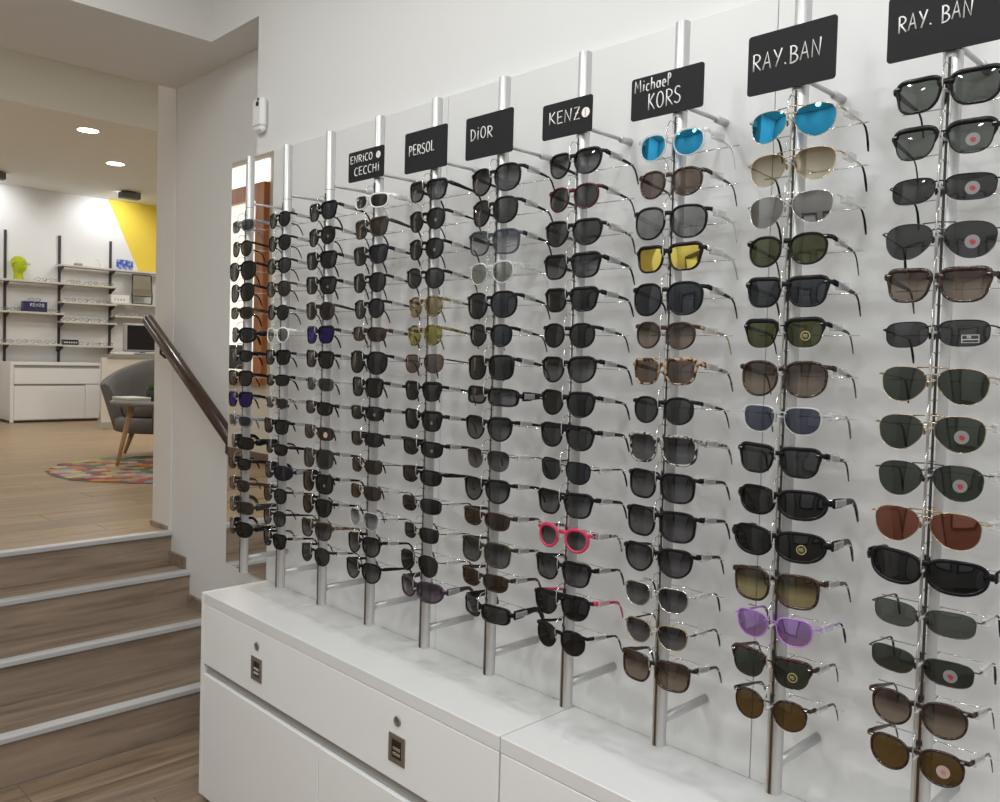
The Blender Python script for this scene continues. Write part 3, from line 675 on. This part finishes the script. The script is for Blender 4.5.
# clear spectacles laid out along the shelves
mat('spec_dark', (.05, .045, .04), .3)
def spec_meshes():
    fr = MB(); ln = []
    for sg in (1, -1):
        pts = [(sg*(.033+.025*math.cos(t)), 0, .019*math.sin(t)+.022) for t in [2*math.pi*k/16 for k in range(17)]]
        fr.tube(pts, .0017, 5, cap=False, up=(0, 1, 0))
        L_ = MB(); L_.v = [(sg*(.033+.025*math.cos(t)), .0002, .019*math.sin(t)+.022) for t in [2*math.pi*k/16 for k in range(16)]]; L_.quad(*range(16)); ln.append(L_.mesh('lens', MATS['peg_clear']))
    fr.tube([(-.009, 0, .028), (0, -.001, .031), (.009, 0, .028)], .0016, 5)
    tm = [MB().tube([(sg*.059, 0, .030), (sg*.060, .09, .027), (sg*.060, .12, .002)], .0019, 5).mesh('temple', MATS['spec_dark']) for sg in (1, -1)]
    return fr.mesh('frame', MATS['spec_dark']), ln, tm
SPF, SPL, SPT = spec_meshes()
clearplastic('lens_clear', (.93, .94, .94), .1, .12)
SPECM = [MATS['spec_dark'], MATS['f_tort'], MATS['f_bmet'], MATS['f_brn'], MATS['f_gun']]
SPW = ['dark', 'tortoiseshell', 'thin black', 'brown', 'gunmetal']
def spectacles(y, z, where, k, x=-8.10, nth=''):
    e = empty('spectacles', (x, y, z), math.pi/2+rg.uniform(-.15, .15)); tag(e, '%s clear-lens spectacles %s' % (SPW[k % 5], where), 'spectacles', 'spectacles on the far shelves')
    inst('frame', SPF, e, m=SPECM[k % 5], loc=(0, 0, 0))
    for s_ in (0, 1): inst('lens', SPL[s_], e, m=MATS['lens_clear']); inst('temple', SPT[s_], e, m=SPECM[k % 5])
rows = [(0, 1.66, 2.52, [.05, .19, .42, .62, .80], 'on the shelf with the glass head'), (2, 1.25, 1.95, [.06, .195, .60], 'on the shelf with the blue box'), (3, 1.25, 1.93, [.11, .26, .41, .56], 'on the shelf below the blue box'),
 (4, 1.94, 2.55, [.09, .23, .37, .51], 'on the shelf below the glass head shelf'), (5, 1.94, 2.55, [.09, .24, .38, .52], 'on the shelf above the small black box'), (6, 1.94, 2.53, [.245, .385, .525], 'on the shelf beside the small black box'), (8, 2.54, 3.3, [.09, .24, .39], 'on the shelf above the monitor')]
kk = 0
for (si, y0, y1, offs, where) in rows:
    for n_, of in enumerate(offs):
        spectacles(y0+of, SHO[si], where + ', ' + ORD[n_] + ' in row', kk, x=-8.03); kk += 1
# yellow glass head wearing glasses
hd = empty('glass_head', (-8.10, 1.487, SHO[0]), math.radians(25)); tag(hd, 'yellow-green glass display head wearing spectacles on the shelf', 'display head')
m_ = MB(); prof = [(.058, 0, 0), (.056, .01, 0), (.046, .05, .0), (.045, .08, .004), (.060, .105, .014), (.071, .13, .018), (.078, .16, .012), (.080, .19, .006), (.076, .22, .0), (.062, .245, -.004), (.036, .262, -.006), (.004, .268, -.006)]
nseg = 28
for (r_, z_, off) in prof:
    for k in range(nseg):
        t = 2*math.pi*k/nseg; rx = r_*1.12; ry = r_*.88
        x_ = off+rx*math.cos(t); y_ = ry*math.sin(t)
        cosf = max(0, math.cos(t))**8
        if .12 < z_ < .17: x_ += cosf*.020*(1-abs(z_-.15)/.03*.5)
        if .10 < z_ <= .12: x_ += cosf*.012
        if .17 < z_ < .20: x_ -= cosf*.006
        m_.v.append((x_, y_, z_))
for i_ in range(len(prof)-1):
    for k in range(nseg): k2 = (k+1) % nseg; m_.quad(i_*nseg+k, i_*nseg+k2, (i_+1)*nseg+k2, (i_+1)*nseg+k, smooth=True)
m_.quad(*range(nseg)); m_.quad(*[(len(prof)-1)*nseg+k for k in range(nseg)])
for sg in (1, -1): m_.tube([(.0, sg*.066, .15), (-.006, sg*.078, .17), (-.010, sg*.078, .19)], [.008, .012, .006], 8, flat=.5)
m_.build('head', YELG, hd)
e = empty('spectacles', (0, 0, 0)); e.parent = None
hm = Matrix.Translation(Vector((-8.10, 1.487, SHO[0]))) @ Matrix.Rotation(math.radians(25), 4, 'Z') @ Matrix.Translation(Vector((.105, 0, .155))) @ Matrix.Rotation(math.pi/2, 4, 'Z')
e.matrix_world = hm; tag(e, 'dark spectacles worn by the yellow glass head', 'spectacles', 'spectacles on the far shelves')
inst('frame', SPF, e, m=SPECM[0]); [inst('lens', SPL[s_], e, m=MATS['lens_clear']) for s_ in (0, 1)]; [inst('temple', SPT[s_], e, m=SPECM[0], scale=(1.28, .9, 1)) for s_ in (0, 1)]
# dark blue box with lettering, spectacles on top
def textbox(name, y0, y1, z, h, dpt, col, text, lbl, cat):
    o = empty(name, (-8.02, (y0+y1)/2, z)); W = (y1-y0)/2; tag(o, lbl, cat)
    bx = MB().bevbox(-dpt, 0, -W, W, 0, h, .002).build('body', mat(name+'_card', col, .45), o)
    return o, W
bo, W = textbox('carton', 1.523, 1.772, SHO[2], .118, .10, (.022, .018, .09), '', 'dark blue carton with white lettering on the shelf', 'box')
mb = MB(); lettering(mb, 'KENZO', 0, 0, .036, .14, .0060, .150)
lt = mb.build('lettering', CHALK, bo); lt.location = (.0008, -.058, .060); lt.rotation_euler = (0, 0, math.pi/2)
spectacles(1.645, SHO[2]+.118, 'lying on top of the dark blue carton', 1, x=-8.04)
bo, W = textbox('slim_box', 1.945, 2.12, SHO[6], .062, .06, (.02, .02, .024), '', 'small black slim box with pale marks on the shelf', 'box')
for k in range(6): MB().box(.0002, .0008, -W+.012+k*.026, -W+.030+k*.026, .020, .038).build('pale_mark', mat('pale_mark', (.6, .6, .6), .6), bo)
# blue picture cards, white stand, small grey stand on the top shelf
for k in range(3):
    o = empty('picture_card', (-8.06, 2.60+k*.068, SHO[1]), math.radians([-8, 6, 14][k])); tag(o, ['blue picture card on the highest shelf, nearest the stairs of three', 'blue and white picture card between two others on the highest shelf', 'blue picture card on the highest shelf with a white figure'][k], 'card', 'blue cards on the highest shelf')
    m2, nt2, b2 = newmat('blue_print_%d' % k); tc2 = nt2.nodes.new('ShaderNodeTexCoord'); n2 = nt2.nodes.new('ShaderNodeTexNoise'); n2.inputs['Scale'].default_value = 18+k*5
    rp2 = nt2.nodes.new('ShaderNodeValToRGB'); rp2.color_ramp.elements[0].position = .42; rp2.color_ramp.elements[0].color = (.05, .09, .42, 1); rp2.color_ramp.elements[1].position = .62; rp2.color_ramp.elements[1].color = (.62, .68, .85, 1)
    nt2.links.new(tc2.outputs['Object'], n2.inputs['Vector']); nt2.links.new(n2.outputs['Fac'], rp2.inputs['Fac']); nt2.links.new(rp2.outputs['Color'], b2.inputs['Base Color']); b2.inputs['Roughness'].default_value = .35
    MB().bevbox(-.003, 0, -.036, .036, 0, .125, .001).build('print', m2, o); MB().prism([(-.05, 0), (-.003, 0), (-.003, .09)], -.01, .01, 1).build('easel', WPLASTIC, o)
o = empty('white_stand', (-8.06, 2.36, SHO[1])); tag(o, 'small white swan-shaped spectacle stand on the highest shelf', 'stand')
MB().lathe([(.04, 0), (.04, .008), (.02, .012), (.008, .03)], 20).tube([(0, 0, .02), (0, .01, .05), (0, .0, .08), (0, -.02, .105), (0, -.035, .10), (0, -.04, .085)], [.010, .011, .009, .008, .007, .004], 10).build('body', WPLASTIC, o)
o = empty('grey_stand', (-8.06, 2.12, SHO[1])); tag(o, 'small grey case lying on the highest shelf', 'case')
MB().bevbox(-.03, .03, -.045, .045, 0, .034, .012).build('body', mat('case_grey', (.35, .34, .33), .5), o)
# white carton and table mirror on the right shelf
o = empty('white_carton', (-8.02, 2.60, SHO[7])); tag(o, 'white carton on the shelf beside the table mirror', 'box')
MB().bevbox(-.12, 0, -.11, .11, 0, .098, .003).build('body', WPLASTIC, o); MB().box(-.121, .001, -.111, .111, .070, .099).build('lid', WPLASTIC, o)
for k in range(4): MB().box(.0005, .0012, -.07+k*.036, -.055+k*.036, .028, .05).build('printed_mark', mat('print_blue', (.35, .38, .55), .5), o)
o = empty('table_mirror', (-8.04, 2.87, SHO[7])); tag(o, 'black framed table mirror standing on the shelf', 'mirror')
fr = MB(); fr.tube([(0, -.115, 0), (0, -.12, .10), (-.03, -.105, .365)], .008, 8).tube([(0, .125, 0), (0, .13, .10), (-.03, .125, .365)], .008, 8).tube([(-.03, -.108, .365), (-.03, .128, .365)], .008, 8).tube([(0, -.12, .10), (0, .13, .10)], .006, 8).tube([(0, -.115, .008), (0, .125, .008)], .007, 8)
fr.build('frame', BPLASTIC, o)
gp = MB(); gp.v = [(.002, -.117, .10), (.002, .127, .10), (-.028, .122, .36), (-.028, -.105, .36), (-.003, -.117, .10), (-.003, .127, .10), (-.033, .122, .36), (-.033, -.105, .36)]
for q in ((0, 1, 2, 3), (7, 6, 5, 4), (0, 4, 5, 1), (1, 5, 6, 2), (2, 6, 7, 3), (3, 7, 4, 0)): gp.quad(*q)
gp.build('glass', MIR, o)
# white low cabinet in the upper room
cx = -7.745
o = empty('low_cabinet', (cx, 1.795, UFZ)); tag(o, 'white low cabinet with drawers standing under the far shelves', 'cabinet'); W = .475
MB().bevbox(-.42, -.02, -W, W, .02, .64, .002).build('body', LAM, o); MB().bevbox(-.42, 0, -W, W, .64, .672, .002).build('top', LAM, o); MB().box(-.4, -.03, -W+.01, W-.01, 0, .02).build('plinth', GAPM, o)
MB().bevbox(-.02, 0, -W, -W+.035, 0.0, .64, .001).build('side_edge', LAM, o)
MB().bevbox(-.02, 0, -W+.038, W, .43, .605, .001).build('drawer', LAM, o); MB().bevbox(-.02, 0, -W+.038, .312, .03, .405, .001).build('door', LAM, o); MB().bevbox(-.02, 0, .316, W, .03, .42, .001).build('door', LAM, o)
MB().box(-.018, -.012, -W+.038, W, .607, .638).box(-.018, -.012, -W+.038, W, .407, .428).build('grip_profile', MATS['grip_profile_grey'], o)
# desk, monitor, papers
dx0, dyc = -6.62, at(107, 357, 0, -6.62)[1]; dz = at(107, 354, 0, -6.62)[2]
o = empty('counter_desk', (dx0, dyc, UFZ)); tag(o, 'grey topped counter desk behind the armchair', 'desk'); H = dz-UFZ
MB().prism([(.02, 0), (.02, 1.8), (-.7, 1.8), (-.7, .75), (-.06, 0)], H-.035, H, 2).build('top', mat('desk_grey', (.30, .285, .27), .45), o)
MB().box(-.03, 0, -.05, 1.77, 0, H-.036).build('front_panel', UWALL, o); MB().box(0, .01, -.05, 1.77, .0, .07).build('skirting', MATS['skirting_grey'], o)
mp = at(125, 348, 0, -6.8)
o = empty('monitor', (-6.82, mp.y+.21, dz), math.radians(0)); tag(o, 'silver edged computer monitor with a black screen on the desk', 'monitor')
MB().bevbox(-.06, .02, -.21, .21, .03, .34, .012).build('housing', mat('silver_plastic', (.42, .42, .42), .35, .3), o); MB().box(.0195, .0215, -.187, .187, .052, .318).build('screen', mat('screen_black', (.008, .008, .010), .15), o)
MB().lathe([(.085, 0), (.085, .01), (.03, .02), (.03, .05)], 20, (-.03, 0, 0)).build('foot', MATS['silver_plastic'], o)
o = tag(MB().bevbox(-.06, .06, -.10, .10, 0, .018, .002).build('paper_stack', mat('paper', (.75, .75, .73), .7)), 'low stack of white papers on the desk beside the monitor', 'papers'); o.location = (-6.68, dyc+.17, dz)
o = tag(MB().bevbox(-.055, .055, -.2, .2, 0, .02, .004).build('keyboard', mat('kb_grey', (.30, .30, .30), .5)), 'grey keyboard on the desk in front of the monitor', 'keyboard'); o.location = (-6.68, mp.y+.28, dz)
# patchwork rug
rc = Vector((-3.45, 1.20, UFZ)); rr = .745
rug = empty('patchwork_rug', rc); tag(rug, 'round patchwork rug of many coloured felt pieces under the side table', 'rug')
MB().lathe([(rr, .0002), (rr, .002)], 48).build('backing', mat('rug_back', (.16, .12, .10), .9), rug)
pcols = [(.42, .30, .2), (.45, .12, .06), (.12, .2, .1), (.5, .42, .28), (.3, .09, .12), (.5, .22, .05), (.13, .13, .13), (.38, .36, .33), (.45, .4, .1), (.24, .3, .16), (.5, .45, .4), (.2, .12, .1), (.42, .2, .2), (.2, .24, .28)]
PM = [mat('felt_%d' % k, c, .95) for k, c in enumerate(pcols)]
pm = MB().lathe([(.052, .001), (.056, .004), (.046, .006), (.01, .0065)], 6, smooth=False).mesh('patch', PM[0])
row = 0; yy = -rr
while yy < rr:
    xx = -rr+(.047 if row % 2 else 0)
    while xx < rr:
        if math.hypot(xx, yy) < rr-.03: inst('patch', pm, rug, (xx, yy, .001), (0, 0, rg.uniform(-.3, .3)), PM[rg.randrange(len(PM))], (1.05, 1.12, 1))
        xx += .094
    yy += .083; row += 1
# armchair: rounded tub shell on oak legs
ac = Vector((-4.22, 1.49, UFZ+.013)); arm = empty('armchair', ac, math.radians(-68)); tag(arm, 'grey upholstered tub armchair with tapered wooden legs', 'armchair')
GREYF = mat('grey_felt', (.165, .155, .15), .95, noise=.12, nscale=300, bump=.3)
sh = MB(); nA = 40; levels = [0, .25, .5, .75, 1]
def hgt(t):  # shell height around: tall at back (t=180), lower at the front arms
    q = (1-math.cos(t))/2; return .50+.30*q**.9
ang = [math.radians(38+(322-38)*k/nA) for k in range(nA+1)]
ring = []
for t in ang:
    col_ = []
    for f in levels: rad = .33+.105*f; z_ = .19+(hgt(t)-.19)*f; col_.append((rad*math.cos(t), rad*math.sin(t), z_))
    col_.append(((.435-.03)*math.cos(t), (.435-.03)*math.sin(t), hgt(t)+.018))
    for f in levels[::-1]: rad = .26+.11*f; z_ = .30+(hgt(t)-.30)*f; col_.append((rad*math.cos(t), rad*math.sin(t), z_))
    ring.append(col_)
n_ = len(ring[0])
for c_ in ring: sh.v += c_
for i_ in range(nA):
    for k in range(n_): k2 = (k+1) % n_; sh.quad(i_*n_+k, (i_+1)*n_+k, (i_+1)*n_+k2, i_*n_+k2, smooth=True)
sh.quad(*range(n_)); sh.quad(*[nA*n_+k for k in range(n_)])
sh.build('shell', GREYF, arm)
MB().lathe([(.29, .18), (.325, .19), (.335, .28), (.30, .30), (.05, .30)], 32).build('base', GREYF, arm)
MB().lathe([(.22, .30), (.245, .32), (.25, .40), (.22, .43), (.06, .44)], 32, (.03, 0, 0)).build('seat', GREYF, arm)
for t in (45, 135, 225, 315):
    t = math.radians(t); c_, s_ = math.cos(t), math.sin(t)
    MB().tube([(.19*c_, .19*s_, .185), (.25*c_, .25*s_, .0)], [.022, .012], 12).build('leg', OAK, arm)
# side table with magazines and plant
tz = .468; tcn = Vector((-3.55, 1.165, UFZ+.012)); tb = empty('side_table', tcn); tag(tb, 'round grey side table with splayed wooden legs on the rug', 'table')
MB().lathe([(.27, tz-.028), (.285, tz-.02), (.29, tz-.004), (.285, tz)], 40).build('table_top', mat('table_grey', (.22, .205, .195), .5), tb)
for t in (250, 10, 130):
    t = math.radians(t); c_, s_ = math.cos(t), math.sin(t)
    MB().tube([(.14*c_, .14*s_, tz-.028), (.235*c_, .235*s_, .0)], [.022, .012], 12).build('leg', OAK, tb)
mg = empty('magazine_stack', tcn+Vector((.03, -.165, tz)), math.radians(8)); tag(mg, 'stack of pale magazines on the grey side table', 'magazines')
for k in range(3): MB().bevbox(-.11, .11, -.085, .085, k*.011, k*.011+.0105, .001).build('magazine', mat('mag_%d' % k, [(.6, .58, .55), (.4, .4, .4), (.78, .77, .74)][k], .4), mg)
pp = empty('potted_plant', tcn+Vector((.02, -.015, tz))); tag(pp, 'small green plant in a dark pot on the side table', 'plant')
MB().lathe([(.036, 0), (.04, .005), (.046, .075), (.041, .075), (.04, .065), (.005, .062)], 24).build('pot', mat('pot_dark', (.03, .03, .03), .6), pp)
GREEN = mat('leaf_green', (.10, .17, .035), .5); lf = MB(); 
lf.v = [(0, 0, 0), (.006, .018, .0), (0, .055, .012), (-.006, .018, .0), (0, .02, -.004)]; lf.f = [(0, 1, 4), (1, 2, 4), (2, 3, 4), (3, 0, 4), (0, 3, 2, 1)]; lf.sm = [False]*5
lfm = lf.mesh('leaf', GREEN)
for k in range(46):
    inst('leaf', lfm, pp, (rg.uniform(-.02, .02), rg.uniform(-.02, .02), .066+rg.uniform(0, .022)), (rg.uniform(.35, 1.45), 0, rg.uniform(0, 6.28)))

# ------------------------------------------------------------------ wood framed window on the left wall of the upper room (seen in the mirror)
def wood_window():
    x0, x1, z0, z1 = -4.75, -3.27, 1.25, 2.79
    o = MB().box(x0, x1, LY+.001, LY+.05, z1-.12, z1).box(x0, x1, LY+.001, LY+.06, z0, z0+.09).box(x1-.13, x1, LY+.001, LY+.05, z0+.09, z1-.12).box(x0, x0+.13, LY+.001, LY+.05, z0+.09, z1-.12).build('window_1', WARMW)
    tag(o, 'wood framed lit showcase window on the left wall', None, None, 'structure')
    MB().box(x0+.13, x1-.13, LY+.002, LY+.012, z0+.09, z1-.12).build('pane', emit('lit_showcase', (1.0, .97, .90), .9), o)
    for k in range(14):
        MB().bevbox(-3.94-.03, -3.94+.03, LY+.02, LY+.05, 2.42-k*.068, 2.445-k*.068, .005).build('showcase_frame', SPECM[k % 5], o)
    MB().box(-3.945, -3.935, LY+.012, LY+.022, 1.45, 2.55).build('showcase_rod', ALU, o)
    t = MB().box(x0, x1, LY+.001, LY+.02, z1+.01, 2.97).build('window_2', emit('lit_transom', (1.0, .98, .93), 1.1)); tag(t, 'lit glass transom above the wood framed window', None, None, 'structure')
wood_window()
o = empty('framed_picture', (-3.62, LY+.055, 1.36)); tag(o, 'small black framed picture on the wooden window sill', 'picture')
MB().box(-.17, -.145, 0, .015, 0, .19).box(.145, .17, 0, .015, 0, .19).box(-.145, .145, 0, .015, 0, .025).box(-.145, .145, 0, .015, .165, .19).build('frame', BPLASTIC, o); MB().box(-.145, .145, 0, .006, .025, .165).build('picture', mat('pic_dark', (.05, .05, .05), .4), o)

# ------------------------------------------------------------------ lamps
LAMPM = emit('lamp_disc', (1.0, .97, .92), 14)
disc_m = MB().lathe([(.083, 0), (.083, -.003)], 32).mesh('diffuser', LAMPM); ring_m = MB().lathe([(.083, 0), (.083, -.005), (.088, -.006), (.096, -.004), (.097, 0)], 32, cap=False).mesh('trim_ring', WPLASTIC)
def downlight(x, y, z, watts, lbl, grp, col=(1, .97, .92)):
    o = empty('downlight', (x, y, z)); tag(o, lbl, 'ceiling lamp', grp)
    inst('diffuser', disc_m, o); inst('trim_ring', ring_m, o)
    ld = bpy.data.lights.new('downlight_lamp', 'AREA'); ld.shape = 'DISK'; ld.size = .16; ld.energy = watts; ld.color = col
    lo = bpy.data.objects.new('downlight_lamp', ld); COL.objects.link(lo); lo.parent = o; lo.location = (0, 0, -.008)
for (x, y) in ((-4.96, 1.17), (-6.08, 1.81)): downlight(x, y, UC, UPPER_W, 'round recessed lamp in the upper room ceiling' + (', nearer the far wall' if x < -5 else ', nearer the raised strip'), 'upper ceiling lamps')
for (x, y, wh) in ((-6.3, -.4, 'towards the wood framed window'), (-5.1, 3.2, 'behind the armchair, near the raised strip'), (-6.6, 3.4, 'behind the armchair, near the far wall'), (-2.6, .3, 'in the raised strip above the landing'), (-2.6, 2.4, 'in the raised strip behind the pier')):
    downlight(x, y, UC if x < -4.5 else 3.70, UPPER_W, 'round recessed upper room lamp ' + wh, 'hidden upper ceiling lamps')
for (y, xl, rw) in ((-.80, (-.05, 1.0, 1.9, 2.8, 3.7), 'nearest the display'), (-1.70, (.3, 1.3, 2.3, 3.3), 'in the middle'), (-2.50, (.3, 1.3, 2.3, 3.3), 'farthest from the display')):  # lamp closest to the stairs is added to brighten rail wall and risers
    for k, x in enumerate(xl): downlight(x, y, LC, LOWER_W*(.5 if x < .2 else 1), 'round recessed lamp, %s from the stairs in the ceiling row %s' % (ORD[k], rw), 'lower ceiling lamps', (.96, .985, 1.0))
for k, (x, y) in enumerate(((-7.47, 2.485), (-7.47, 1.07))):
    o = empty('wall_spot', (x, y, UC)); tag(o, 'dark box spotlight on the upper ceiling, ' + ['beside the yellow wall field', 'above the glass head side'][k], 'spotlight', 'dark box spotlights')
    MB().bevbox(-.06, .06, -.11, .11, -.085, -.012, .006).build('housing', mat('spot_grey', (.12, .12, .12), .5), o); MB().box(-.03, .03, -.06, .06, -.012, 0).build('mount', BPLASTIC, o)
    MB().box(-.0615, -.0598, -.09, .09, -.075, -.025).build('lens_strip', LAMPM, o)
    ld = bpy.data.lights.new('wall_spot_lamp', 'SPOT'); ld.energy = SPOT_W; ld.spot_size = math.radians(118); ld.spot_blend = .7; ld.shadow_soft_size = .05; ld.color = (.94, .96, 1)
    lo = bpy.data.objects.new('wall_spot_lamp', ld); COL.objects.link(lo); lo.parent = o; lo.location = (-.075, 0, -.05)
    lo.rotation_euler = Vector((-.73, .0, -.62)).to_track_quat('-Z', 'Y').to_euler()
